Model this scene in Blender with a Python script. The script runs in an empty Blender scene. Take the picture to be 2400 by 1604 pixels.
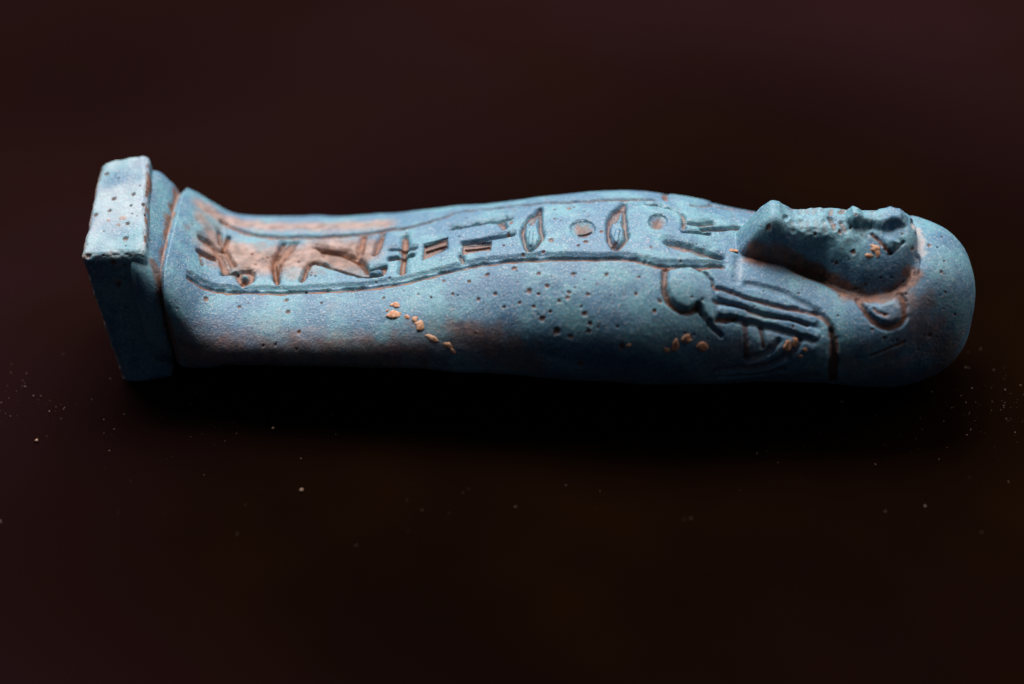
import bpy, math, random
import numpy as np
from mathutils import Vector

# ------------------------------------------------------------------ camera, world, lights, exposure
S = 0.001                                  # everything is worked out in millimetres
ELEV = math.radians(38.0)
FPX, CX, CY = 4300.0, 1200.0, 802.0        # focal length and centre on a 2400 px wide picture
DIST = FPX / 19.3
YAW = math.radians(-3.8)                   # the head lies a little nearer to the camera
sE, cE = math.sin(ELEV), math.cos(ELEV)
UP = np.array([0, sE, cE]); TOC = np.array([0, -cE, sE])
TGT = 0.67 * UP
CAM = TGT + DIST * TOC
scene = bpy.context.scene
COL = scene.collection

cam_d = bpy.data.cameras.new('camera'); cam = bpy.data.objects.new('camera', cam_d); COL.objects.link(cam)
cam.location = Vector(CAM * S)
cam.rotation_euler = (math.pi / 2 - ELEV, 0, 0)
cam_d.sensor_width = 36; cam_d.lens = FPX * 36 / 2400
cam_d.clip_start = 0.005; cam_d.clip_end = 20
cam_d.dof.use_dof = True
cam_d.dof.focus_distance = (DIST - 12.0) * S
cam_d.dof.aperture_fstop = 8.0
cam_d.dof.aperture_blades = 0
scene.camera = cam

world = bpy.data.worlds.new('World'); scene.world = world; world.use_nodes = True
bg = world.node_tree.nodes['Background']
bg.inputs['Color'].default_value = (0.52, 0.64, 0.86, 1); bg.inputs['Strength'].default_value = 0.06

def area_light(name, loc, target, size, size_y, power, color):
    d = bpy.data.lights.new(name, 'AREA'); d.shape = 'RECTANGLE'; d.size = size; d.size_y = size_y
    d.energy = power; d.color = color
    o = bpy.data.objects.new(name, d); COL.objects.link(o)
    o.location = loc
    o.rotation_euler = (Vector(target) - Vector(loc)).to_track_quat('-Z', 'Y').to_euler()
    return o
area_light('window_light', (-0.07, 0.265, 0.375), (0, 0, 0.01), 0.46, 0.26, 5.5, (1.0, 0.985, 0.98))
area_light('added_side_fill', (0.30, 0.12, 0.30), (0.03, 0, 0.01), 0.25, 0.25, 0.8, (1.0, 0.86, 0.82))  # added fill, no such lamp seen; brightens the head end

scene.view_settings.view_transform = 'Standard'; scene.view_settings.look = 'None'
scene.view_settings.exposure = 0.0; scene.view_settings.gamma = 1.0
scene.render.engine = 'CYCLES'
scene.render.resolution_x = 1024; scene.render.resolution_y = 684

# ------------------------------------------------------------------ projection helpers (figure coordinates, mm)
cy_, sy_ = math.cos(YAW), math.sin(YAW)
def to_world(P):
    x, y, z = P[..., 0], P[..., 1], P[..., 2]
    return np.stack([x * cy_ - y * sy_, x * sy_ + y * cy_, z], -1)
def to_local(P):
    x, y, z = P[..., 0], P[..., 1], P[..., 2]
    return np.stack([x * cy_ + y * sy_, -x * sy_ + y * cy_, z], -1)
def project(P):
    d = to_world(np.asarray(P, float)) - CAM
    dep = -(d @ TOC)
    return CX + FPX * d[..., 0] / dep, CY - FPX * (d @ UP) / dep, dep
def ray(px, py):                            # direction in figure coordinates
    d = np.array([(px - CX) / FPX, 0, 0]) + UP * (-(py - CY) / FPX) - TOC
    return to_local(CAM[None])[0], to_local(d[None])[0]
def unproject_y(px, py, y):
    o, d = ray(px, py); k = (y - o[1]) / d[1]
    return o + d * k
def x_of(px, y=0.0, z=8.0):
    lo, hi = -90.0, 90.0
    for _ in range(40):
        m = (lo + hi) / 2
        if project([m, y, z])[0] < px: lo = m
        else: hi = m
    return lo
def z_of(x, y, py):
    lo, hi = -10.0, 45.0
    for _ in range(40):
        m = (lo + hi) / 2
        if project([x, y, m])[1] > py: lo = m
        else: hi = m
    return lo
def pchip(xs, ys):
    xs = np.asarray(xs, float); ys = np.asarray(ys, float)
    h = np.diff(xs); dl = np.diff(ys) / h; d = np.zeros_like(ys)
    for i in range(1, len(xs) - 1):
        if dl[i - 1] * dl[i] > 0:
            w1 = 2 * h[i] + h[i - 1]; w2 = h[i] + 2 * h[i - 1]
            d[i] = (w1 + w2) / (w1 / dl[i - 1] + w2 / dl[i])
    d[0], d[-1] = dl[0], dl[-1]
    def f(x):
        x = np.clip(np.asarray(x, float), xs[0], xs[-1])
        i = np.clip(np.searchsorted(xs, x) - 1, 0, len(h) - 1)
        t = (x - xs[i]) / h[i]
        return ((2*t**3 - 3*t**2 + 1) * ys[i] + (t**3 - 2*t**2 + t) * h[i] * d[i]
                + (-2*t**3 + 3*t**2) * ys[i + 1] + (t**3 - t**2) * h[i] * d[i + 1])
    return f
def sstep(a, b, x):
    t = np.clip((x - a) / (b - a), 0, 1); return t * t * (3 - 2 * t)
def smax(a, b, k):
    h = np.clip(0.5 + 0.5 * (a - b) / k, 0, 1)
    return b + (a - b) * h + k * h * (1 - h)
_rng = np.random.default_rng(7)
_LAT = _rng.random((64, 64, 64)).astype(np.float32)
def noise(P, scale, seed=0):
    q = P / scale + 17.3 + seed * 11.71
    i = np.floor(q).astype(np.int64); f = (q - i).astype(np.float32); f = f * f * (3 - 2 * f)
    i0 = i & 63; i1 = (i + 1) & 63
    x0, y0, z0 = i0[..., 0], i0[..., 1], i0[..., 2]; x1, y1, z1 = i1[..., 0], i1[..., 1], i1[..., 2]
    fx, fy, fz = f[..., 0], f[..., 1], f[..., 2]
    def L(a, b, t): return a + (b - a) * t
    c0 = L(L(_LAT[x0, y0, z0], _LAT[x1, y0, z0], fx), L(_LAT[x0, y1, z0], _LAT[x1, y1, z0], fx), fy)
    c1 = L(L(_LAT[x0, y0, z1], _LAT[x1, y0, z1], fx), L(_LAT[x0, y1, z1], _LAT[x1, y1, z1], fx), fy)
    return L(c0, c1, fz) * 2 - 1
def fbm(P, scale, octv=3, seed=0):
    r = 0; a = 1.0
    for k in range(octv):
        r = r + a * noise(P, scale / 2 ** k, seed + k); a *= 0.5
    return r

# ------------------------------------------------------------------ object helpers
def tag(o, label=None, cat=None, group=None, kind=None):
    for k, v in (('label', label), ('category', cat), ('group', group), ('kind', kind)):
        if v: o[k] = v
    return o
def mesh_obj(name, V, F, mat, parent=None, wear_and_light=None, smooth=True):
    """V (n,3) in mm, F (m,k) ints"""
    me = bpy.data.meshes.new(name)
    n, m, k = len(V), len(F), F.shape[1]
    me.vertices.add(n); me.vertices.foreach_set('co', (V * S).astype(np.float32).ravel())
    me.loops.add(m * k); me.loops.foreach_set('vertex_index', F.astype(np.int32).ravel())
    me.polygons.add(m)
    me.polygons.foreach_set('loop_start', np.arange(0, m * k, k, dtype=np.int32))
    me.update(calc_edges=True)
    me.polygons.foreach_set('use_smooth', np.full(m, smooth, dtype=bool))
    if wear_and_light is not None:
        at = me.color_attributes.new('wear_and_light', 'FLOAT_COLOR', 'POINT')
        at.data.foreach_set('color', (wear_and_light if wear_and_light.shape[1] == 4 else np.concatenate([wear_and_light, np.zeros((n, 1))], 1)).astype(np.float32).ravel())
    me.materials.append(mat); me.validate()
    o = bpy.data.objects.new(name, me); COL.objects.link(o)
    if parent: o.parent = parent
    return o

# ------------------------------------------------------------------ materials
def nodes_of(name):
    m = bpy.data.materials.new(name); m.use_nodes = True
    nt = m.node_tree; return m, nt, nt.nodes['Principled BSDF']
def N(nt, typ, **kw):
    n = nt.nodes.new(typ)
    for k, v in kw.items(): setattr(n, k, v)
    return n
def noise_n(nt, co, scale, detail=3, rough=0.6):
    n = N(nt, 'ShaderNodeTexNoise'); n.inputs['Scale'].default_value = scale
    n.inputs['Detail'].default_value = detail; n.inputs['Roughness'].default_value = rough
    nt.links.new(co, n.inputs['Vector']); return n.outputs['Fac']
def ramp(nt, fac, a, b, va=0.0, vb=1.0):
    n = N(nt, 'ShaderNodeMapRange'); n.interpolation_type = 'SMOOTHSTEP'
    for i, v in ((1, a), (2, b), (3, va), (4, vb)): n.inputs[i].default_value = v
    nt.links.new(fac, n.inputs[0]); return n.outputs[0]
def mixc(nt, fac, a, b):
    n = N(nt, 'ShaderNodeMix', data_type='RGBA')
    for sock, v in ((n.inputs[0], fac), (n.inputs[6], a), (n.inputs[7], b)):
        if isinstance(v, (tuple, float)): sock.default_value = v if isinstance(v, float) else (*v, 1)
        else: nt.links.new(v, sock)
    return n.outputs[2]
def mul(nt, a, b):
    n = N(nt, 'ShaderNodeMath', operation='MULTIPLY', use_clamp=True)
    for i, v in ((0, a), (1, b)):
        if isinstance(v, float): n.inputs[i].default_value = v
        else: nt.links.new(v, n.inputs[i])
    return n.outputs[0]

def faience():
    m, nt, p = nodes_of('turquoise_faience')
    co = N(nt, 'ShaderNodeTexCoord').outputs['Object']
    at = N(nt, 'ShaderNodeAttribute', attribute_name='wear_and_light')
    sep = N(nt, 'ShaderNodeSeparateColor'); nt.links.new(at.outputs['Color'], sep.inputs[0])
    dirt, tan, pale = sep.outputs[0], sep.outputs[1], sep.outputs[2]
    big = noise_n(nt, co, 170, 4, 0.65)
    mid = noise_n(nt, co, 900, 3, 0.6)
    fine = noise_n(nt, co, 4000, 2, 0.75)
    fine2 = noise_n(nt, co, 3100, 2, 0.75)
    c = mixc(nt, ramp(nt, big, .42, .60), (.058, .160, .252), (.100, .260, .318))
    c = mixc(nt, ramp(nt, mid, .50, .70, 0, .4), c, (.036, .10, .175))
    c = mixc(nt, ramp(nt, fine, .52, .72, 0, .62), c, (.50, .455, .45))
    c = mixc(nt, ramp(nt, fine2, .54, .72, 0, .7), c, (.03, .09, .15))
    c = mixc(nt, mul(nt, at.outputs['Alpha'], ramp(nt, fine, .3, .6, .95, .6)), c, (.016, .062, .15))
    c = mixc(nt, mul(nt, pale, .8), c, (.62, .60, .58))
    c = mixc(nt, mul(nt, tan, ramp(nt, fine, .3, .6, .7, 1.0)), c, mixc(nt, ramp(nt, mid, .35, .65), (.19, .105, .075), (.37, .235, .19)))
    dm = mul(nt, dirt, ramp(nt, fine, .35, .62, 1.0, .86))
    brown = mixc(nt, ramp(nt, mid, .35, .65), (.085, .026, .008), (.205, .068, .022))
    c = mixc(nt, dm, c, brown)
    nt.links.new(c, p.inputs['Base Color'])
    p.inputs['Roughness'].default_value = 0.55
    p.inputs['Specular IOR Level'].default_value = 0.45
    b = N(nt, 'ShaderNodeBump'); b.inputs['Strength'].default_value = 0.55; b.inputs['Distance'].default_value = 0.00013
    nt.links.new(fine, b.inputs['Height']); nt.links.new(b.outputs[0], p.inputs['Normal'])
    return m
def crust_mat():
    m, nt, p = nodes_of('orange_crust')
    co = N(nt, 'ShaderNodeTexCoord').outputs['Object']
    c = mixc(nt, ramp(nt, noise_n(nt, co, 2500), .35, .65), (.36, .15, .07), (.60, .34, .21))
    nt.links.new(c, p.inputs['Base Color']); p.inputs['Roughness'].default_value = .8
    return m
TOFF = (2.37, 2.71, 0.2)  # mottling offset: light falloff and a reddish glow put into the tabletop colour
def table_mat():
    m, nt, p = nodes_of('dark_tabletop')
    co = N(nt, 'ShaderNodeTexCoord').outputs['Object']
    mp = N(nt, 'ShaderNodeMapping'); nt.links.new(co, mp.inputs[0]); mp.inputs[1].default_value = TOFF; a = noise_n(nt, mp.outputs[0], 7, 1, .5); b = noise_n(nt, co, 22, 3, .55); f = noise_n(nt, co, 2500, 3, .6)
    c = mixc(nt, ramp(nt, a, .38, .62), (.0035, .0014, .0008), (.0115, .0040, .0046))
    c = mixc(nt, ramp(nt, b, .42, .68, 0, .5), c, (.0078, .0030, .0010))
    nt.links.new(c, p.inputs['Base Color'])
    p.inputs['Roughness'].default_value = .7; p.inputs['Specular IOR Level'].default_value = 0.0
    bp = N(nt, 'ShaderNodeBump'); bp.inputs['Strength'].default_value = .25; bp.inputs['Distance'].default_value = .00004
    nt.links.new(f, bp.inputs['Height']); nt.links.new(bp.outputs[0], p.inputs['Normal'])
    return m
def dust_mat():
    m, nt, p = nodes_of('pale_dust')
    co = N(nt, 'ShaderNodeTexCoord').outputs['Object']
    c = mixc(nt, ramp(nt, noise_n(nt, co, 300), .35, .65), (.24, .12, .06), (.38, .26, .21))
    nt.links.new(c, p.inputs['Base Color']); p.inputs['Roughness'].default_value = .6
    return m
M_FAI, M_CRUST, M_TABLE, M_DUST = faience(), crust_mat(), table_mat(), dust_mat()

# ------------------------------------------------------------------ table
def table():
    n = 2
    V = np.array([[-700, -500, 0], [700, -500, 0], [700, 900, 0], [-700, 900, 0],
                  [-700, -500, -25], [700, -500, -25], [700, 900, -25], [-700, 900, -25]], float)
    F = np.array([[0, 1, 2, 3], [7, 6, 5, 4], [0, 4, 5, 1], [1, 5, 6, 2], [2, 6, 7, 3], [3, 7, 4, 0]])
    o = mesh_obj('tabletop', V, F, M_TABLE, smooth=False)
    tag(o, 'dark brown matte tabletop under the figurine', kind='structure')
table()

root = bpy.data.objects.new('figurine', None); COL.objects.link(root)
root.rotation_euler = (0, 0, YAW); root.empty_display_size = 0.02
tag(root, 'turquoise glazed Egyptian mummy figurine lying face up on the dark table', 'figurine')

# ------------------------------------------------------------------ pedestal corners (near face, far face)
WH = 9.4
C_near = [unproject_y(*p, -WH) for p in ((183, 601), (340, 593), (411, 890), (290, 912))]   # top-left, top-right, bottom-right, bottom-left
C_far = [unproject_y(*p, WH) for p in ((236, 374), (349, 352))]
C_far.append(C_near[2] + (C_far[1] - C_near[1]) * [.9, 1, .5]); C_far.append(C_near[3] + (C_far[0] - C_near[0]) * [.9, 1, .5])
print('pedestal', np.round(C_near, 1).tolist(), np.round(C_far, 1).tolist())
SL = (C_near[2][0] - C_near[1][0]) / (C_near[1][2] - C_near[2][2])       # how far the foot plane leans
SLY = (C_far[1][0] - C_near[1][0]) / (2 * WH)
ZF = C_near[1][2]; XF = C_near[1][0]                                      # top edge of the pedestal's inner face

# ------------------------------------------------------------------ the figure: macro form r(X, angle)
# columns in picture px: midline row, far outline row, lower outline row, exponent, axis height
ST = [  # px, mid, top, bottom, n, zc
 (352, 500, 428, 872, 7, 8.6), (385, 497, 406, 872, 7, 8.6), (408, 506, 409, 870, 6.5, 8.4), (440, 532, 443, 866, 4.6, 7.8), (480, 562, 474, 862, 3.2, 7.0),
 (520, 588, 497, 860, 2.5, 6.5), (580, 603, 506, 858, 2.35, 6.1), (700, 609, 507, 858, 2.3, 6.0),
 (800, 606, 505, 860, 2.3, 6.1), (900, 597, 500, 861, 2.3, 6.5), (1000, 583, 490, 865, 2.3, 7.1),
 (1100, 566, 479, 871, 2.3, 7.9), (1200, 550, 471, 879, 2.3, 8.6), (1300, 537, 458, 887, 2.3, 9.2),
 (1400, 530, 447, 895, 2.3, 9.5), (1500, 530, 447, 900, 2.3, 9.6), (1600, 541, 463, 905, 2.3, 9.6),
 (1700, 562, 487, 898, 2.3, 9.5), (1800, 578, 503, 893, 2.25, 9.4), (1910, 590, 513, 892, 2.2, 9.5),
 (2000, 588, 513, 911, 2.2, 9.7), (2080, 574, 510, 917, 2.3, 10.0), (2140, 553, 508, 918, 2.4, 10.1),
 (2200, 553, 509, 918, 2.4, 10.1), (2300, 553, 509, 918, 2.4, 10.1)]
tt = np.linspace(0, math.pi, 181)
def section(a, ht, hb, n, t):
    h = np.where(np.cos(t) > 0, ht, hb)
    nn = np.where(np.cos(t) > 0, n, np.minimum(n, 2.6))
    return (np.abs(np.sin(t) / a) ** nn + np.abs(np.cos(t) / h) ** nn) ** (-1 / nn)
prof = []
for px, mid, top, bot, n, zc in ST:
    X = x_of(px, 0, zc)
    if 560 < px < 1050: zc += {580: 1.0, 700: 1.6, 800: 1.7, 900: 1.5, 1000: 1.1}[px]
    ht = z_of(X, 0, mid) - zc
    def rows(a, hb, sgn):
        r = section(a, ht, hb, n, tt)
        return project(np.stack([np.full_like(tt, X), sgn * r * np.sin(tt), zc + r * np.cos(tt)], -1))[1]
    lo, hi = 4.0, 22.0
    for _ in range(30):
        m = (lo + hi) / 2
        if rows(m, zc, 1).min() > top: lo = m
        else: hi = m
    a = lo
    lo, hi = 2.0, 14.0
    for _ in range(30):
        m = (lo + hi) / 2
        if rows(a, m, -1).max() < bot: lo = m
        else: hi = m
    hb = min(lo, zc)
    prof.append((X, a, ht, hb, n, zc)); print(px, 'bottom', bot, round(rows(a, hb, -1).max()), 'top', top, round(rows(a, hb, 1).min()))
prof = np.array(prof)
print(np.round(prof, 2))
k3 = np.array([.25, .5, .25])
for c in (1, 3):                                                  # even out the width and the back
    v = prof[:, c].copy(); v[2:-2] = np.convolve(v, k3, 'same')[2:-2]; prof[:, c] = v
fA, fHT, fHB, fN, fZ = (pchip(prof[:, 0], prof[:, i]) for i in range(1, 6))

# face and beard: profile along the midline, half widths
FP = [(1700, 585), (1722, 572), (1746, 545), (1770, 516), (1790, 497), (1810, 486), (1824, 489), (1840, 499), (1870, 507), (1900, 507), (1925, 505),
      (1950, 508), (1968, 509), (1985, 511), (2012, 516), (2050, 519), (2080, 517), (2105, 514), (2120, 515), (2140, 524), (2160, 545)]
fpx = np.array([x_of(p, 0, 20) for p, _ in FP]); fpz = np.array([z_of(x, 0, r) for x, (_, r) in zip(fpx, FP)])
fFZ = pchip(fpx, fpz)
FW = [(1700, 2.0), (1722, 2.5), (1760, 2.9), (1810, 3.15), (1900, 3.3), (1925, 3.7), (1945, 4.8), (1975, 6.2), (2020, 7.1), (2070, 7.2), (2105, 6.6), (2135, 5.0), (2160, 2.5)]
fFW = pchip([x_of(p, 0, 16) for p, _ in FW], [w for _, w in FW])
X_FACE0, X_BEARD_END, X_FACE1 = fpx[0], x_of(1936, 0, 18), fpx[-1]

XS_NECK = x_of(1732, -6, 13)
XCAP0 = x_of(2105, 0, 10); XEND = x_of(2283, -2, 11)
NR, NT = 1300, 721
xfoot = XF - 3.2
u1 = np.linspace(xfoot, XCAP0, 1140, endpoint=False)
ph = np.linspace(0, math.pi / 2, NR - 1140)
XR = np.concatenate([u1, XCAP0 + (XEND - XCAP0) * np.sin(ph)])
CAP = np.concatenate([np.ones(1140), np.maximum(np.cos(ph), 0) ** 0.68])
CAP[-1] = 1e-4
half = np.concatenate([np.linspace(0, math.radians(138), 310, endpoint=False), np.linspace(math.radians(138), math.pi, 51)])
TH = np.concatenate([-half[::-1], half[1:]])             # -pi .. pi, 0 = front of the figure, negative = near side
NT = len(TH)
Xg, Tg = np.meshgrid(XR, TH, indexing='ij'); At = np.abs(Tg)

def macro(Xg, At, with_face=True):
    zc = fZ(Xg)
    rb = section(fA(Xg), fHT(Xg), fHB(Xg), fN(Xg), At)
    return rb, zc
rb, zc = macro(Xg, At)
def place(r):
    Y = r * np.sin(Tg); Z = zc + r * np.cos(Tg)
    XX = Xg + SL * np.clip(1 - (Xg - XF) / 9.0, 0, 1) ** 1.5 * (ZF - Z) + .5 * SLY * np.clip(1 - (Xg - XF) / 9.0, 0, 1) ** 1.5 * (Y + WH)
    return np.stack([XX, Y, Z], -1)

class Lookup:
    def __init__(self, P):
        self.P = P.reshape(-1, 3); px, py, d = project(self.P)
        self.c = 3.0; w, h = 820, 560
        gi = np.clip((px / self.c).astype(int), 0, w - 1); gj = np.clip((py / self.c).astype(int), 0, h - 1)
        key = gj * w + gi; o = np.argsort(-d, kind='stable')
        self.idx = np.full(w * h, -1, np.int64); self.idx[key[o]] = o
        self.w, self.h = w, h; self.px, self.py = px, py
    def __call__(self, x, y):
        i, j = int(x / self.c), int(y / self.c); best = None
        for R in (1, 3, 8, 20):
            for b in range(max(0, j - R), min(self.h, j + R + 1)):
                for a in range(max(0, i - R), min(self.w, i + R + 1)):
                    k = self.idx[b * self.w + a]
                    if k >= 0:
                        e = (self.px[k] - x) ** 2 + (self.py[k] - y) ** 2
                        if best is None or e < best[0]: best = (e, k)
            if best: return best[1]
        return 0

# hollow between lappet and beard / cheek: everything in front of the lappet's upper edge is sunk
lk = Lookup(place(rb)[::2, ::2])
sub_shape = Xg[::2, ::2].shape
edge_px = [(1722, 602), (1766, 605), (1833, 623), (1894, 652), (1940, 676), (1986, 698), (2040, 712), (2090, 702), (2122, 675), (2138, 640), (2146, 600), (2150, 560)]
eX, eT = [], []
for p in edge_px:
    k = lk(*p); i, j = np.unravel_index(k, sub_shape)
    eX.append(Xg[::2, ::2][i, j]); eT.append(At[::2, ::2][i, j])
print('edge', np.round(np.degrees(eT), 0))
eX = np.maximum.accumulate(np.array(eX) + np.arange(len(eX)) * 1e-4); eT = np.array(eT)
tE = np.interp(Xg, eX, eT, left=0, right=0)
inside = (tE - At) * rb                                    # mm in front of the edge
fade = sstep(eX[0] - .3, eX[0] + 2.5, Xg) * (1 - sstep(x_of(2095, 0, 18), x_of(2148, 0, 18), Xg))
dig = fade * (1.25 * sstep(-.3, 1.1, inside) + .5 * sstep(.5, 3.5, inside))
r = rb - dig
# face + beard
hf = fFZ(Xg) - zc; wf = fFW(Xg)
nf = 4.6 - 2.3 * sstep(X_BEARD_END - 2, X_BEARD_END + 2.5, Xg)
ct = np.maximum(np.cos(At), 1e-3)
rf = (np.abs(np.sin(At) / wf) ** nf + np.abs(ct / np.maximum(hf, .5)) ** nf) ** (-1 / nf)
rf = np.where((At < math.radians(80)) & (Xg > X_FACE0) & (Xg < X_FACE1), rf, 0)
NP = [(1965, 515), (1980, 507), (1986, 498), (1996, 491), (2008, 494), (2022, 500), (2040, 503), (2054, 500), (2066, 497), (2085, 496), (2104, 498), (2114, 504), (2126, 516)]
npx = np.array([x_of(p, 0, 20) for p, _ in NP]); fNZ = pchip(npx, [z_of(x, 0, q) for x, (_, q) in zip(npx, NP)])
hn = fNZ(Xg) - zc; wn = np.interp(Xg, [npx[0], npx[3], npx[6], npx[8], npx[-1]], [1.0, 1.9, 1.6, 2.1, 1.7])
rn = (np.abs(np.sin(At) / wn) ** 4.5 + np.abs(ct / np.maximum(hn, .5)) ** 4.5) ** (-1 / 4.5)
rn = np.where((At < .6) & (Xg > npx[0]) & (Xg < npx[-1]), rn, 0)
rf = np.where(rn > 0, smax(rf, rn, .12), rf)
rf = rf * (1 - sstep(X_FACE1 - .7, X_FACE1, Xg) * .3)
is_face = rf > r - .15
r = np.where(rf > 0, smax(r, rf, .35 + .5 * sstep(X_BEARD_END - 2, X_BEARD_END + 3, Xg)), r)
# crack at the pedestal, rounded crown
dxf = Xg - XF
r = r * np.interp(dxf, [-3.2, -1.9, .55, .85, 1.1, 1.55, 2.3], [1.0, 1.06, .90, .86, .89, .985, 1.0])
r = r * CAP[:, None]
P0 = place(r)

def grid_normals(P):
    du = np.empty_like(P); du[1:-1] = P[2:] - P[:-2]; du[0] = P[1] - P[0]; du[-1] = P[-1] - P[-2]
    dv = np.roll(P, -1, 1) - np.roll(P, 1, 1); dv[:, 0] = P[:, 1] - P[:, -2]; dv[:, -1] = dv[:, 0]
    n = np.cross(dv, du)
    n /= np.maximum(np.linalg.norm(n, axis=-1, keepdims=True), 1e-9)
    return n
NRM = grid_normals(P0)
if (NRM[600, :, 2] * (P0[600, :, 2] - zc[600])).sum() < 0: NRM = -NRM
NRM[-3:] = [1, 0, 0]

Pf = P0.reshape(-1, 3)
XROW = XR
LK = Lookup(P0)
PXg, PYg = LK.px.reshape(Xg.shape), LK.py.reshape(Xg.shape)
disp = np.zeros(Xg.shape); dirt = np.zeros(Xg.shape); tan = np.zeros(Xg.shape); pale = np.zeros(Xg.shape); cobalt = np.zeros(Xg.shape)
label = np.zeros(Xg.shape, np.int16)                        # 0 body
WOB = fbm(P0, 1.1, 2, 3) * .55                              # ragged edges
FINE = noise(P0, .32, 9)

def unp(pts): return np.array([Pf[LK(*p)] for p in pts])
def seg_dist(rows, cols, Q, widths=None):
    sub = P0[rows, cols]; best = np.full(sub.shape[:2], 1e9); wd = np.ones(sub.shape[:2])
    for k in range(len(Q) - 1):
        a, b = Q[k], Q[k + 1]; ab = b - a; L = max(ab @ ab, 1e-9)
        t = np.clip(((sub - a) @ ab) / L, 0, 1)
        w = 1.0 if widths is None else widths[k] + (widths[k + 1] - widths[k]) * t
        d = np.linalg.norm(sub - (a + t[..., None] * ab), axis=-1) / w
        m = d < best; best[m] = d[m]
        if widths is not None: wd[m] = w[m]
    return best, wd
def window(Q, R):
    lo, hi = Q.min(0) - R, Q.max(0) + R
    sh = 4.5 if lo[0] < XF + 9 else 0
    i0, i1 = np.searchsorted(XROW, [lo[0] - .1 - sh, hi[0] + .1])
    rows = slice(max(0, i0), min(len(XROW), i1 + 1))
    sub = P0[rows]
    m = ((sub[..., 1] > lo[1]) & (sub[..., 1] < hi[1]) & (sub[..., 2] > lo[2]) & (sub[..., 2] < hi[2])).any(0)
    js = np.nonzero(m)[0]
    if len(js) == 0: return rows, slice(0, 1)
    return rows, slice(js[0], js[-1] + 1)
PXMM = 19.8
def smooth_pts(pts, n=4):
    pts = np.array(pts, float)
    if len(pts) < 3: return pts
    s = np.arange(len(pts)); q = np.linspace(0, len(pts) - 1, (len(pts) - 1) * n + 1)
    out = []
    for c in range(pts.shape[1]):
        out.append(pchip(s, pts[:, c])(q))
    return np.stack(out, 1)
def stroke(pts, w=6, depth=.45, dirty=1.0, lab=None, mirror=False, sharp=.55, wob=1.0, Q=None, widths=None, labw=1.0, sm=True):
    """groove (depth>0) or ridge (depth<0) along a line given on the picture; w = half width in px"""
    global disp, dirt
    if Q is None:
        pts = np.array(pts, float)
        if sm: pts = smooth_pts(pts)
        Q = unp(pts[:, :2])
        if pts.shape[1] > 2: widths = pts[:, 2] / PXMM
    if widths is None: widths = np.full(len(Q), w / PXMM)
    d0 = depth
    for mir in ((0, 1) if mirror else (0,)):
        q = Q * [1, -1, 1] if mir else Q; depth = d0 * (.4 if mir else 1)
        rows, cols = window(q, max(widths) * 2.2 + .2)
        d, _ = seg_dist(rows, cols, q, widths)
        d = d + WOB[rows, cols] * .38 * wob
        pr = 1 - sstep(sharp, 1.35, d)
        if depth > 0: disp[rows, cols] = np.minimum(disp[rows, cols], -depth * pr) if lab != 'add' else disp[rows, cols] - depth * pr
        else: disp[rows, cols] += -depth * pr
        if dirty:
            if depth > 0:
                d2, _ = seg_dist(rows, cols, q - np.array([0, .16, .12]) * np.mean(widths) * .6, widths)
                pd = 1 - sstep(.45, 1.05, d2 + WOB[rows, cols] * .3)
            else: pd = pr
            dirt[rows, cols] = np.maximum(dirt[rows, cols], dirty * sstep(.3, .9, pd + FINE[rows, cols] * .2))
        if lab is not None and lab != 'add':
            L = label[rows, cols]; L[d < labw] = lab
def poly_in(px, py, poly):
    poly = np.asarray(poly, float); ins = np.zeros(px.shape, bool); n = len(poly)
    for k in range(n):
        x1, y1 = poly[k]; x2, y2 = poly[(k + 1) % n]
        if y1 == y2: continue
        c = ((py < y1) != (py < y2)) & (px < (x2 - x1) * (py - y1) / (y2 - y1) + x1)
        ins ^= c
    return ins
MIR = .35
def area(poly, depth=.4, soft=5, dirty=.9, lab=None, bulge=0, mirror=False, tanny=0, add=False):
    """sunk (or raised, depth<0) patch given by an outline on the picture"""
    poly = np.array(poly, float)
    Q = unp(np.vstack([poly, poly[:1]])); s = soft / PXMM
    rows, cols = window(Q, s * 2 + .3)
    d, _ = seg_dist(rows, cols, Q)
    ins = poly_in(PXg[rows, cols], PYg[rows, cols], poly)
    sd = np.where(ins, d, -d) + WOB[rows, cols] * .07
    far = (np.linalg.norm(P0[rows, cols] - Q.mean(0), axis=-1) < np.linalg.norm(Q - Q.mean(0), axis=-1).max() + s * 2)
    pr = sstep(-s, s, sd) * far
    if bulge: pr = pr * (1 - bulge) + bulge * np.sqrt(np.clip(d * ins / max((d * ins).max(), 1e-6), 0, 1)) * ins
    rsl = [(rows, cols, pr)]
    if mirror: rsl.append((rows, slice(NT - cols.stop, NT - cols.start), pr[:, ::-1] * MIR))
    for rw, cl, p_ in rsl:
        if depth > 0 and not add: disp[rw, cl] = np.minimum(disp[rw, cl], -depth * p_)
        else: disp[rw, cl] -= depth * p_
        if dirty: dirt[rw, cl] = np.maximum(dirt[rw, cl], dirty * sstep(.4, .95, p_ + FINE[rw, cl] * .15))
        if tanny: tan[rw, cl] = np.maximum(tan[rw, cl], tanny * p_)
        if lab is not None:
            L = label[rw, cl]; L[p_ > .45] = lab
def paint(arr, pts, radius, amount, soft=.2, nz=.5, nscale=1.5, mirror=False):
    Q = unp(smooth_pts(pts)); R = radius / PXMM
    for mir in ((0, 1) if mirror else (0,)):
        q = Q * [1, -1, 1] if mir else Q
        rows, cols = window(q, R * 1.4)
        d, _ = seg_dist(rows, cols, q); d = d / R + fbm(P0[rows, cols], nscale, 3, 21) * nz * .5
        arr[rows, cols] = np.maximum(arr[rows, cols], amount * (1 - sstep(soft, 1.0, d)))

LAB = {}
def newlab(name, parent='body'):
    k = len(LAB) + 10; LAB[k] = (name, parent); return k

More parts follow.
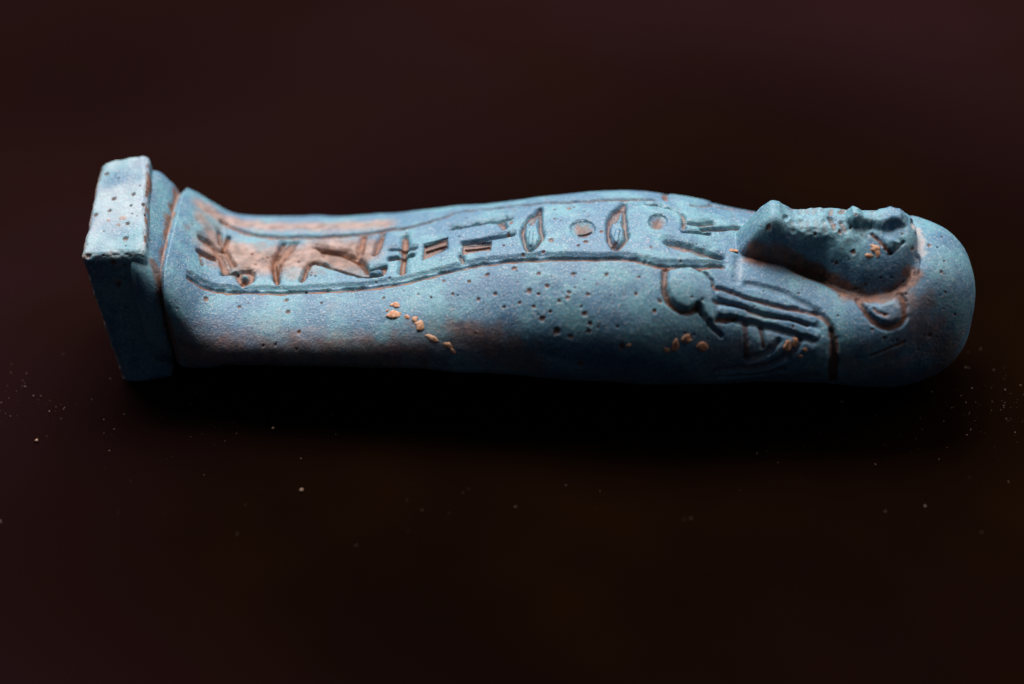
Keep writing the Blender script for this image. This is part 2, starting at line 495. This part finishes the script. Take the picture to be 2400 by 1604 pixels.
# ---- regions: wig (1), face (2), beard (3)
wig_poly = [(1735, 500), (1735, 604), (1732, 660), (1752, 668), (1798, 677), (1844, 691), (1890, 716), (1925, 741), (1948, 762), (1956, 785), (1955, 960), (2400, 960), (2400, 300), (1735, 300)]
near = Tg <= 1e-9
wig = poly_in(PXg, PYg, wig_poly) & near
bx = x_of(1955, -8, 6)
wig = np.where(At > math.radians(100), Xg > bx, wig)
wig = wig | wig[:, ::-1]
label[wig] = 1
label[is_face & (Xg >= X_BEARD_END)] = 2
label[is_face & (Xg < X_BEARD_END) & (Xg > x_of(1722, 0, 15))] = 3

# ---- border lines of the inscription panel
bl = [(446, 650), (463, 662), (489, 674), (522, 680), (573, 682), (612, 683), (676, 683), (752, 680), (829, 675), (906, 666), (970, 653), (1019, 641),
      (1076, 627), (1127, 617), (1150, 615), (1205, 609), (1288, 604), (1399, 603), (1482, 606), (1510, 613), (1538, 620), (1593, 624), (1640, 624), (1692, 621)]
k1 = newlab('border_line'); stroke([(x, y - 5) for x, y in bl], 12, .30, 0, k1, sharp=.0, wob=.3); stroke([(x, y + 2) for x, y in bl], 8.5, .36, 1, 'add', sharp=.35, wob=.7)
fl = [(520, 518), (535, 527), (561, 540), (599, 550), (650, 555), (701, 555), (752, 554), (829, 549), (906, 540), (957, 533), (1018, 517), (1076, 499),
      (1127, 490), (1178, 485), (1229, 480), (1280, 475), (1331, 472), (1399, 469), (1470, 468), (1532, 469)]
k2 = newlab('border_line'); stroke(fl, 10, .40, .9, k2, sharp=.2)

# ---- hieroglyphs
def glyph(*strokes):
    k = newlab('hieroglyph')
    for s in strokes:
        if s[0] == 'A': area(s[1], lab=k, **(s[2] if len(s) > 2 else {}))
        else:
            stroke([(q[0], q[1] - 2) + tuple(v * 1.9 for v in q[2:]) for q in s[0]], s[1] * 1.9, (s[2] if len(s) > 2 else .42) * .55, 0, k, sm=len(s[0]) > 3, sharp=.0, labw=.62)
            stroke([(q[0], q[1], q[2] * 1.2) if len(q) > 2 else q for q in s[0]], s[1] * 1.25, (s[2] if len(s) > 2 else .42) * .75, 1.0 if s[0][0][0] < 1020 else .75, 'add', sm=len(s[0]) > 3, sharp=.25)
glyph(([(474, 557), (502, 578), (520, 604), (532, 636)], 9, .5), ([(517, 542), (521, 572)], 6), ([(537, 556), (524, 586)], 5), ([(469, 592), (504, 606)], 7), ([(472, 599), (475, 622)], 4),
      ([(530, 583), (546, 622)], 6), ([(522, 642), (556, 640)], 5))
glyph(([(575 + 15 * math.cos(a), 647 + 12 * math.sin(a)) for a in np.linspace(0, 6.2832, 13)], 7, .45), ([(573, 655), (572, 666)], 6))
glyph(([(690, 566, 10), (670, 584, 13), (652, 606, 15), (647, 632, 11), (650, 664, 5)], 11, .5), ([(664, 566), (640, 610), (648, 655)], 5, .55))
glyph(('A', [(740, 577), (775, 580), (804, 589), (839, 607), (862, 634), (870, 645), (850, 648), (819, 640), (778, 628), (768, 610)], dict(depth=.5, soft=4, dirty=.55)),
      ([(709, 657), (716, 636), (723, 620), (742, 615), (780, 626), (819, 640), (855, 648), (893, 643)], 6, .5), ([(740, 578), (804, 591), (840, 610), (860, 632)], 6, .6),
      ([(869, 633), (901, 625), (896, 641)], 5, .45))
glyph(([(853, 552), (843, 597)], 7, .45)); glyph(([(896, 548), (879, 597)], 7, .45))
glyph(([(949, 555), (946, 600), (942, 636)], 8, .5), ([(917, 585), (970, 580)], 6, .45), ([(914, 607), (966, 598)], 6, .45))
glyph(('A', [(993, 574), (1048, 557), (1048, 584), (989, 610)], dict(depth=.5, soft=4)))
glyph(([(1057, 537), (1105, 528), (1150, 519), (1193, 511)], 7, .55), ([(1172, 520), (1182, 534)], 7, .45))
glyph(([(1086, 571), (1140, 561), (1198, 548)], 7, .55), ('A', [(1084, 573), (1152, 566), (1147, 587), (1082, 596)], dict(depth=.45, soft=4)), ([(1080, 600), (1084, 610)], 5, .4))
def feather(o):
    return ([(x, y) for x, y in o], 4.8, .48)
glyph(feather([(1265, 490), (1252, 500), (1232, 523), (1224, 540), (1228, 565), (1239, 587), (1256, 577), (1271, 556), (1266, 532), (1265, 492)]), ([(1262, 495), (1243, 525)], 7, .4))
glyph(('A', [(1365 + 31 * math.cos(a), 536 + 22 * math.sin(a)) for a in np.linspace(0, 6.0, 14)], dict(depth=.6, soft=5, dirty=.95, bulge=.85)))
glyph(feather([(1462, 476), (1450, 488), (1430, 512), (1424, 540), (1430, 565), (1441, 584), (1458, 572), (1468, 556), (1464, 527), (1461, 480)]), ([(1456, 488), (1436, 520)], 7, .4))
glyph(('A', [(1543 + 24 * math.cos(a), 519 + 19 * math.sin(a)) for a in np.linspace(0, 6.0, 14)], dict(depth=.6, soft=5, dirty=.9, bulge=.85)))
glyph(([(1518, 480), (1545, 482), (1572, 489), (1600, 502), (1606, 532)], 5, .4))
glyph(([(1615, 522), (1640, 524), (1671, 521)], 8, .5), ([(1600, 543), (1662, 547)], 5, .4), ([(1649, 536), (1690, 538), (1732, 534)], 6, .45))
glyph(([(1566, 566, 10), (1610, 578, 14), (1650, 589, 13), (1694, 602, 6)], 12, .6))
# ridges inside the signs
stroke([(1000, 585), (1044, 572)], 3.5, -.3, 0); stroke([(1006, 598), (1045, 585)], 3.5, -.25, 0)
stroke([(1092, 580), (1144, 575)], 3.5, -.25, 0); stroke([(1246, 545), (1242, 575)], 5, -.2, 0); stroke([(1356, 546), (1384, 540)], 4, -.25, 0); stroke([(1448, 540), (1444, 566)], 5, -.2, 0)

# ---- near arm: fist, straps, sleeve folds (mirrored onto the far side)
kh = newlab('hand', 'root')
fist = [(1569, 642), (1590, 631), (1616, 631), (1647, 648), (1668, 668), (1674, 700), (1674, 730), (1676, 758), (1658, 748), (1638, 718), (1612, 727), (1584, 718), (1567, 698), (1560, 668)]
area(fist, -.72, 8, 0, kh, bulge=.45, mirror=True)
area([(1745, 772), (1850, 790), (1925, 795), (1938, 830), (1925, 868), (1840, 880), (1750, 870)], -.45, 26, 0, None, mirror=True)
stroke([(1560, 632), (1556, 668), (1563, 702), (1582, 724), (1611, 733), (1634, 722)], 9, .42, .9, 'add', True, sharp=.2)
stroke([(1632, 716), (1650, 742), (1668, 768), (1690, 786)], 6, .4, .45, 'add', True)
stroke([(1622, 626), (1650, 640), (1673, 664)], 5, .35, .6, 'add', True)
stroke([(1672, 673), (1707, 684), (1741, 697), (1787, 711), (1844, 725), (1890, 731), (1925, 743), (1948, 766), (1957, 796), (1957, 830), (1955, 870), (1952, 905)], 8, .34, .8, 'add', True, sharp=.3)
stroke([(1672, 709), (1707, 712), (1741, 722), (1770, 737), (1800, 744), (1850, 750), (1890, 762)], 6, .3, .7, 'add', True, sharp=.3)
stroke([(1679, 751, 8), (1700, 748, 9), (1727, 747, 6)], 8, .4, 1, 'add', True)
stroke([(1727, 752), (1770, 762), (1810, 770), (1860, 786), (1905, 800)], 8, .2, .25, 'add', True)
stroke([(1752, 668), (1798, 677), (1844, 691), (1890, 716), (1913, 731)], 11, .25, .1, 'add', True, sharp=.1)
for s_ in ([(1690, 693), (1740, 709), (1790, 724), (1850, 737), (1905, 752)], [(1690, 729), (1740, 738), (1790, 750), (1850, 763), (1910, 785)]):
    stroke(s_, 10, -.28, 0, None, True)
stroke([(1950, 775, 9), (1955, 800, 14), (1956, 830, 16), (1953, 870, 14), (1950, 915, 9)], 11, .35, .8, 'add', True, sharp=.1)
stroke([(1746, 764), (1749, 800), (1750, 838)], 8, .24, .7, 'add', True, sharp=.1); stroke([(1783, 769), (1787, 812)], 6, .3, .7, 'add', True)
stroke([(1750, 840), (1798, 824), (1823, 800)], 9, .42, .3, 'add', True, sharp=.1)
stroke([(1684, 872), (1752, 863), (1821, 845), (1858, 819), (1873, 800)], 10, .5, .35, 'add', True, sharp=.1)
stroke([(1690, 886), (1775, 880), (1833, 861)], 8, .5, .4, 'add', True)
# ---- lappet end
stroke([(1729, 606), (1727, 632), (1727, 660)], 10, .13, .1, 'add', True, sharp=.1)
paint(pale, [(1737, 608), (1736, 632), (1734, 655)], 6, .22, .0, 1.6, .5)  # edge highlight painted into the colour of the lappet end
# ---- ear
ke = newlab('ear', 'wig')
ear = [(2016, 706), (2032, 712), (2060, 718), (2095, 708), (2108, 722), (2108, 745), (2090, 757), (2066, 755), (2045, 742), (2028, 725)]
area(ear, -.28, 7, 0, ke, mirror=True)
stroke([(2012, 704), (2026, 729), (2047, 754), (2078, 768), (2109, 760), (2121, 736), (2117, 706), (2103, 690)], 8, .3, .95, 'add', True)
stroke([(2048, 729), (2064, 737), (2080, 741)], 5, .13, .8, 'add', True, sharp=.1)
# ---- face
stroke([(2044, 549), (2063, 567), (2074, 582), (2088, 594)], 5, .22, 1, 'add', True, sharp=.1)
area([(2068, 553), (2096, 560), (2106, 570), (2082, 592), (2070, 574)], -.5, 5, 0, None, bulge=.4, mirror=True)
stroke([(2085, 596), (2105, 580), (2118, 566)], 4, .25, .4, 'add', True)
stroke([(1973, 520), (1980, 536)], 8, .25, .7, 'add', True, sharp=.1)         # nostril, mouth
stroke([(1948, 514), (1956, 538)], 7, .3, .6, 'add', True, sharp=.1)
for q in ((1858, 514), (1876, 512), (1893, 516), (1912, 512), (1930, 514)):
    stroke([(q[0], q[1] + 4), (q[0] + 3, q[1] + 22 + q[0] % 7)], 8, .12, .3, 'add', True, sharp=.2)
stroke([(1840, 512), (1846, 506)], 6, .3, 0, 'add')
# wig band over the forehead
stroke([(2141, 520), (2150, 560), (2150, 600), (2143, 640)], 7, .35, .15, 'add', True)
paint(pale, [(2146, 530), (2158, 560), (2160, 592)], 15, .55, .0, .9, .7); paint(tan, [(2146, 530), (2158, 560), (2160, 592)], 15, .5, .0, .9, .7)
stroke([(2041, 833), (2070, 824), (2095, 812), (2118, 803)], 4, .12, .9, 'add')
# ---- stains: silt packed in the hollow, dusty panel, brown underside
paint(dirt, [(1770, 592), (1833, 603), (1894, 632), (1940, 660), (1990, 690)], 38, .92, .45, .35)
paint(dirt, [(1990, 694), (2040, 704), (2090, 692), (2128, 662), (2140, 640)], 26, .92, .4, .35)
paint(dirt, [(2120, 690), (2150, 700), (2180, 712)], 38, .5, .05, .8)
paint(dirt, [(2120, 800), (2200, 760), (2230, 840)], 55, .28, .0, 1.0)
paint(tan, [(2120, 720), (2190, 780), (2220, 840), (2180, 880)], 75, .36, .0, 1.2); paint(tan, [(1990, 850), (2080, 860)], 60, .3, .0, 1.2); paint(tan, [(1660, 840), (1760, 820)], 70, .22, .0, 1.2)
paint(tan, [(520, 590), (600, 612), (680, 610), (760, 592), (840, 592)], 84, 1.0, .3, .35)
paint(tan, [(478, 488), (520, 512), (600, 528), (680, 532), (800, 530), (900, 524)], 50, .95, .0, .35)
paint(dirt, [(490, 525), (510, 530)], 40, .35, .1, .5)
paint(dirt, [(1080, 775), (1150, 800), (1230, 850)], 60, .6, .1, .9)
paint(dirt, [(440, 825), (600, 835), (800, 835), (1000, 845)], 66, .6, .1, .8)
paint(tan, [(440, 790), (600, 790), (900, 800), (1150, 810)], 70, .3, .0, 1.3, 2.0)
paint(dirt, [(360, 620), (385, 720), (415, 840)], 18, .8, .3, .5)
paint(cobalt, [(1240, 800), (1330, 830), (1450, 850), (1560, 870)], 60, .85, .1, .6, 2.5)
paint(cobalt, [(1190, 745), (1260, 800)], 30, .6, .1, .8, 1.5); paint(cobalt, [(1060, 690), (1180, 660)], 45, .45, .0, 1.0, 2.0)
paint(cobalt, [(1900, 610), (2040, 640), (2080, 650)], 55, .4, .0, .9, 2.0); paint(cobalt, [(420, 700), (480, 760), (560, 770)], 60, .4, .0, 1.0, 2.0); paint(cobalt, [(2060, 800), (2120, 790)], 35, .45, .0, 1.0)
paint(dirt, [(500, 560), (600, 600), (700, 600), (840, 590)], 80, .42, .0, 1.4, 1.2); paint(tan, [(470, 500), (500, 560), (500, 610)], 40, .6, .0, .9)
foot = (1 - sstep(.95, 1.25, dxf + .35 * WOB)) * sstep(.35, .8, dxf + .6 * WOB); dirt = np.maximum(dirt, foot * .95)

# ---- worn surface, pits
worn = np.exp(-(At / .38) ** 2) * sstep(x_of(1822, 0, 20), x_of(1845, 0, 20), Xg) * (1 - sstep(x_of(2110, 0, 20), x_of(2135, 0, 20), Xg))
disp += worn * (.14 * fbm(P0, .95, 2, 91) - .03) + .05 * np.exp(-(At / .6) ** 2) * (Xg > X_FACE0) * (Xg < X_FACE1) * fbm(P0, 1.6, 2, 95)
disp += .11 * fbm(P0, 5.0, 2, 31) + .018 * fbm(P0, .9, 2, 41) + .012 * FINE
rng = np.random.default_rng(3)
PITS = [(1261,641,6),(1284,671,7),(1238,684,7),(1335,685,6),(1331,698,7),(1311,707,6),(1218,709,5),(1422,644,5),(1370,737,7),(1270,746,8),(1303,776,8),(1381,759,6),(1457,811,9),
        (1545,707,6),(1533,731,5),(1337,790,7),(1379,777,6),(1361,854,6),(1673,669,5),(1376,691,4),(1344,641,5),(1204,629,5),(1291,563,7),(1374,568,6),(1354,575,4),(1275,590,4),(1225,596,5),
        (1190,547,6),(1180,575,4),(1200,577,3),(1336,488,6),(1410,544,6),(1463,547,5),(1440,572,7),(1527,578,5),(1198,522,6),(485,702,6),(670,704,6),(674,731,7),(1040,658,5),(1142,645,5),
        (1803,533,7),(1956,525,5),(1969,541,5),(1910,551,4),(2001,590,6),(1962,618,5),(1951,615,4),(2140,583,7),(2178,575,5),(2207,638,5),(2178,788,6),(2240,738,4),(2070,793,4),(2046,775,4),
        (1262,690,4),(1290,730,4),(1490,690,5),(1500,650,4),(1120,700,5),(1160,690,5),(1180,720,4),(1060,690,4),(1100,660,4),(980,690,4),(900,700,4),(700,780,5),(560,720,5),(1250,720,5)]
def pit(k, rad, depth, dr):
    i, j = np.unravel_index(k, Xg.shape); R = rad * 1.7
    di = int(R / .075) + 2; dj = int(R / .07) + 2
    rows = slice(max(0, i - di), min(len(XR), i + di + 1)); cols = slice(max(0, j - dj), min(NT, j + dj + 1))
    d = np.linalg.norm(P0[rows, cols] - P0[i, j], axis=-1) / rad + WOB[rows, cols] * .4 + FINE[rows, cols] * .3
    pr = 1 - sstep(.3, 1.2, d)
    disp[rows, cols] -= depth * pr
    dirt[rows, cols] = np.maximum(dirt[rows, cols], dr * (1 - sstep(.5, 1.25, d)))
for x, y, w in PITS: pit(LK(x, y), w / PXMM * 1.05, .14, .9)
ok = np.nonzero((At < 2.4).ravel() & (Xg < XEND - 4).ravel())[0]
clus = fbm(P0, 9, 2, 55).ravel()
cnt = 0
while cnt < 1900:
    k = int(rng.choice(ok))
    if clus[k] + rng.random() * 1.2 < .35: continue
    rad = .05 + .15 * rng.random() ** 5
    pit(k, rad, rad * .9, rng.choice([.2, .6, .9])); cnt += 1

P1 = P0 + NRM * disp[..., None]
P1[-1] = P1[-1].mean(0)
P1[..., 2] = np.maximum(P1[..., 2], .05)
P1[:, -1] = P1[:, 0]

# ---- cut the surface into its parts
wear_and_light = np.clip(np.stack([dirt, tan, pale, cobalt], -1), 0, 1).reshape(-1, 4)
allV = P1.reshape(-1, 3)
ii, jj = np.meshgrid(np.arange(len(XR) - 1), np.arange(NT - 1), indexing='ij')
idx = lambda a, b: a * NT + np.where(b == NT - 1, 0, b)
QF = np.stack([idx(ii, jj), idx(ii, jj + 1), idx(ii + 1, jj + 1), idx(ii + 1, jj)], -1).reshape(-1, 4)
ql = label[:-1, :-1].ravel()
def part(name, mask, parent):
    f = QF[mask]
    u, inv = np.unique(f, return_inverse=True)
    return mesh_obj(name, allV[u], inv.reshape(f.shape), M_FAI, parent, wear_and_light[u])
body = part('body', ql == 0, root)
wigo = part('wig', ql == 1, root)
faceo = part('face', ql == 2, root)
beard = part('beard', ql == 3, root)
par = {'body': body, 'root': root, 'wig': wigo}
jm = np.broadcast_to(np.arange(NT - 1)[None] < NT // 2, (len(XR) - 1, NT - 1)).ravel()
for k, (name, pn) in LAB.items():
    m = ql == k
    if name in ('hand', 'ear'):
        part(name, m & jm, par[pn]); part(name, m & ~jm, par[pn])
    elif m.any(): part(name, m, par[pn])

# ------------------------------------------------------------------ pedestal
def pedestal():
    dims = np.array([7.6, 18.8, 19.0]); rad = 1.0; step = .11
    n = (dims / step).astype(int)
    Vs, Fs = [], []; off = 0
    for ax in range(3):
        b, c = [k for k in range(3) if k != ax]
        for sg in (-1, 1):
            gb, gc = np.meshgrid(np.linspace(-1, 1, n[b] + 1), np.linspace(-1, 1, n[c] + 1), indexing='ij')
            p = np.zeros(gb.shape + (3,)); p[..., ax] = sg; p[..., b] = gb; p[..., c] = gc
            a_, b_ = np.meshgrid(np.arange(n[b]), np.arange(n[c]), indexing='ij')
            w = n[c] + 1
            q = np.stack([a_ * w + b_, (a_ + 1) * w + b_, (a_ + 1) * w + b_ + 1, a_ * w + b_ + 1], -1).reshape(-1, 4)
            if (sg > 0) == (ax == 1): q = q[:, ::-1]
            Vs.append(p.reshape(-1, 3)); Fs.append(q + off); off += p.shape[0] * p.shape[1]
    V = np.concatenate(Vs); F = np.concatenate(Fs)
    _, first, inv = np.unique(np.round(V, 5), axis=0, return_index=True, return_inverse=True)
    V = V[first]; F = inv.ravel()[F]
    p = V * dims / 2
    chip = np.clip(fbm(p, 2.4, 3, 61) * 1.1, -.4, 1.6)
    R = np.clip(rad + chip * .4 + .55 * np.clip(1 - np.linalg.norm((p - dims / 2 * [-1, 1, 1]) / 5, axis=1), 0, 1) + .35 * np.clip(1 - np.linalg.norm((p - dims / 2 * [1, 1, 1]) / 5, axis=1), 0, 1), .6, 2.2)[:, None]
    q = np.clip(p, -dims / 2 + R, dims / 2 - R); dv = p - q
    L = np.linalg.norm(dv, axis=1, keepdims=True)
    nrm = dv / np.maximum(L, 1e-9)
    edge = (np.sort(np.abs(p) / (dims / 2), axis=1)[:, 1])                     # 1 on an edge
    ed = np.clip(1 - (1 - edge) * np.sort(dims)[1] / 2 / 1.3, 0, 1)
    p = q + nrm * R
    disp = .09 * fbm(p, 3.5, 2, 71) + .022 * fbm(p, .8, 2, 72) + .012 * noise(p, .3, 73)
    disp -= ed * .16 * np.clip(fbm(p, .9, 3, 74), 0, 2)
    u = (p / dims + .5)
    cn = np.array([[[C_near[3], C_near[0]], [C_far[3], C_far[0]]], [[C_near[2], C_near[1]], [C_far[2], C_far[1]]]])   # x, y, z
    def warp(u):
        o = 0
        for i in (0, 1):
            for j in (0, 1):
                for k in (0, 1):
                    w = (u[:, 0] if i else 1 - u[:, 0]) * (u[:, 1] if j else 1 - u[:, 1]) * (u[:, 2] if k else 1 - u[:, 2])
                    o = o + w[:, None] * cn[i, j, k]
        return o
    W0 = warp(u); px, py, d = project(W0)
    dirt = np.zeros(len(p)); tan = np.zeros(len(p)); pale = .42 * sstep(.9, .99, V[:, 2]) * sstep(-.8, .6, fbm(p, 3.0, 2, 79)) + ed * .3 * sstep(.0, .8, fbm(p, 1.2, 2, 75) + .4)  # brightness of the lit top face put into the colour, plus pale edges
    tan = np.maximum(tan, ed * .9 * sstep(.0, .5, fbm(p, 1.3, 3, 76) + .45 * (V[:, 0] < -.8)) * (V[:, 0] < 0))
    dirt = np.maximum(dirt, .9 * ((V[:, 0] > .98) & (V[:, 0] < 1.01)) * sstep(.25, .75, fbm(p, 2.2, 3, 77) + .2))
    vis = np.argsort(d)
    def pitp(x, y, w, depth=.22, dr=.95, tn=0):
        nonlocal disp, tan
        cand = np.nonzero((np.abs(px - x) < 3) & (np.abs(py - y) < 3))[0]
        if len(cand) == 0: return
        c = cand[np.argmin(d[cand])]
        dd = np.linalg.norm(W0 - W0[c], axis=1) / (w / PXMM)
        s = dd < 1.6; f = 1 - sstep(.35, 1.15, dd[s] + .2 * noise(p[s], .4, 78))
        disp[s] -= depth * f; dirt[s] = np.maximum(dirt[s], dr * f * (1 - tn)); tan[s] = np.maximum(tan[s], tn * f)
    for x, y, w in ((248,406,7),(311,454,6),(254,491,6),(221,501,7),(292,556,8),(204,597,8),(265,619,9),(276,672,7),(344,504,6),(340,478,6),(348,579,6),(264,463,7),(297,522,6),(305,480,4),(290,625,4)): pitp(x, y, w)
    for x, y, w in ((286,510,10),(275,525,7),(252,515,6),(324,632,9),(321,645,10),(316,658,10),(312,668,8),(277,660,8)): pitp(x, y, w, -.05, .75, .85); pitp(x + 2, y + 3, w * .5, .04, .6)
    r2 = np.random.default_rng(5)
    for _ in range(70): pitp(r2.uniform(190, 400), r2.uniform(380, 880), r2.uniform(1.5, 4), .15, r2.choice([.3, .8]))
    W1 = W0 + nrm * disp[:, None]
    W1[:, 2] = np.maximum(W1[:, 2], .05)
    return mesh_obj('base', W1, F, M_FAI, root, np.clip(np.stack([dirt, tan, pale], -1), 0, 1))
base = pedestal()

# ------------------------------------------------------------------ orange mineral crusts
import bmesh
def ico(sub):
    bm = bmesh.new(); bmesh.ops.create_icosphere(bm, subdivisions=sub, radius=1)
    V = np.array([v.co[:] for v in bm.verts]); F = np.array([[v.index for v in f.verts] for f in bm.faces]); bm.free()
    return V, F
IV, IF = ico(3)
LK2 = Lookup(P1); P1f = P1.reshape(-1, 3); NF = NRM.reshape(-1, 3)
def crust(x, y, ax, ay, ang=0, parent=body):
    k = LK2(x, y); n = NF[k]; tx = np.array([1, 0, 0]) - n * n[0]; tx /= np.linalg.norm(tx); ty = np.cross(n, tx)
    if ty[2] > 0: ty = -ty
    c, s = math.cos(ang), math.sin(ang)
    e1 = tx * c + ty * s; e2 = -tx * s + ty * c
    v = IV * (1 + .38 * fbm(IV * [1, 1, .5] + x, .75, 3, 80)[:, None])
    V = P1f[k] + (v[:, :1] * e1 * ax + v[:, 1:2] * e2 * ay + v[:, 2:] * n * min(ax, ay) * .34) / PXMM
    o = mesh_obj('mineral_crust', V, IF, M_CRUST, parent)
for a in ((927,715,10,9),(924,740,19,11,-.2),(908,727,4,4),(954,742,8,5,.6),(972,750,8,7,.8),(984,764,9,12,-.4),(1014,795,14,6,.4),(1050,811,12,7,.5),(1063,824,7,5,.7),
          (1562,820,8,6),(1581,808,8,15,.2),(1609,795,11,10),(1646,812,12,10),(1475,809,5,4),(1846,812,8,15,.2),(1861,802,8,10),(1885,821,5,5),(1878,834,5,4),(1719,587,9,6)):
    crust(*a)
for a in ((2050,584,12,9,.5),(2058,597,6,9),(2037,599,8,6)): crust(*a, parent=faceo)

# ------------------------------------------------------------------ dust on the table
def table_point(px, py):
    o = CAM; d = np.array([(px - CX) / FPX, 0, 0]) + UP * (-(py - CY) / FPX) - TOC
    return o + d * (-o[2] / d[2])
GV, GF = ico(1)
def grain_mesh(c, s, sd):
    rg = np.random.default_rng(sd)
    v = GV * rg.uniform(.6, 1.3, (len(GV), 1)) * np.array([s, s * rg.uniform(.6, 1), s * .6])
    a = rg.uniform(0, 6.28); R = np.array([[math.cos(a), -math.sin(a), 0], [math.sin(a), math.cos(a), 0], [0, 0, 1]])
    v = v @ R.T; v[:, 2] -= v[:, 2].min()
    return v + np.array([c[0], c[1], .01])
rg = np.random.default_rng(12); vs, fs = [], []
def add_dust(px, py, s):
    p = table_point(px, py); vs.append(grain_mesh(p, s, len(vs))); fs.append(GF + len(GV) * (len(vs) - 1))
for _ in range(120):
    x = rg.uniform(-20, 560); y = 930 + rg.normal(0, 45) + x * .06
    add_dust(x, y, .025 + .07 * rg.random() ** 3)
for _ in range(110):
    x = 2400 - abs(rg.normal(0, 130)); y = 960 + rg.normal(0, 60)
    add_dust(x, y, .025 + .07 * rg.random() ** 3)
for _ in range(70):
    add_dust(rg.uniform(200, 2400), rg.uniform(960, 1200), .025 + .07 * rg.random() ** 3)
for _ in range(50):
    add_dust(rg.uniform(0, 2400), rg.uniform(760, 1350), .025 + .07 * rg.random() ** 3)
for px, py, s, l in ((86, 1036, .30, 'largest pale grain lying on the table below and left of the base'), (640, 1006, .24, 'pale grain lying alone on the table under the legs of the figurine'),
                     (706, 1151, .30, 'pale grain nearest the camera on the dark table in front of the legs'), (1972, 944, .24, 'orange grain on the table just in front of the shoulder of the figurine')):
    p = table_point(px, py); v = grain_mesh(np.zeros(3), s, int(px))
    g = mesh_obj('dust_grain', v, GF, M_DUST); g.location = Vector(p * S); tag(g, l, 'grain', 'larger grains lying on the table')
o = mesh_obj('dust', np.concatenate(vs), np.concatenate(fs), M_DUST)
tag(o, 'fine pale dust specks scattered over the dark table around the figurine', kind='stuff')
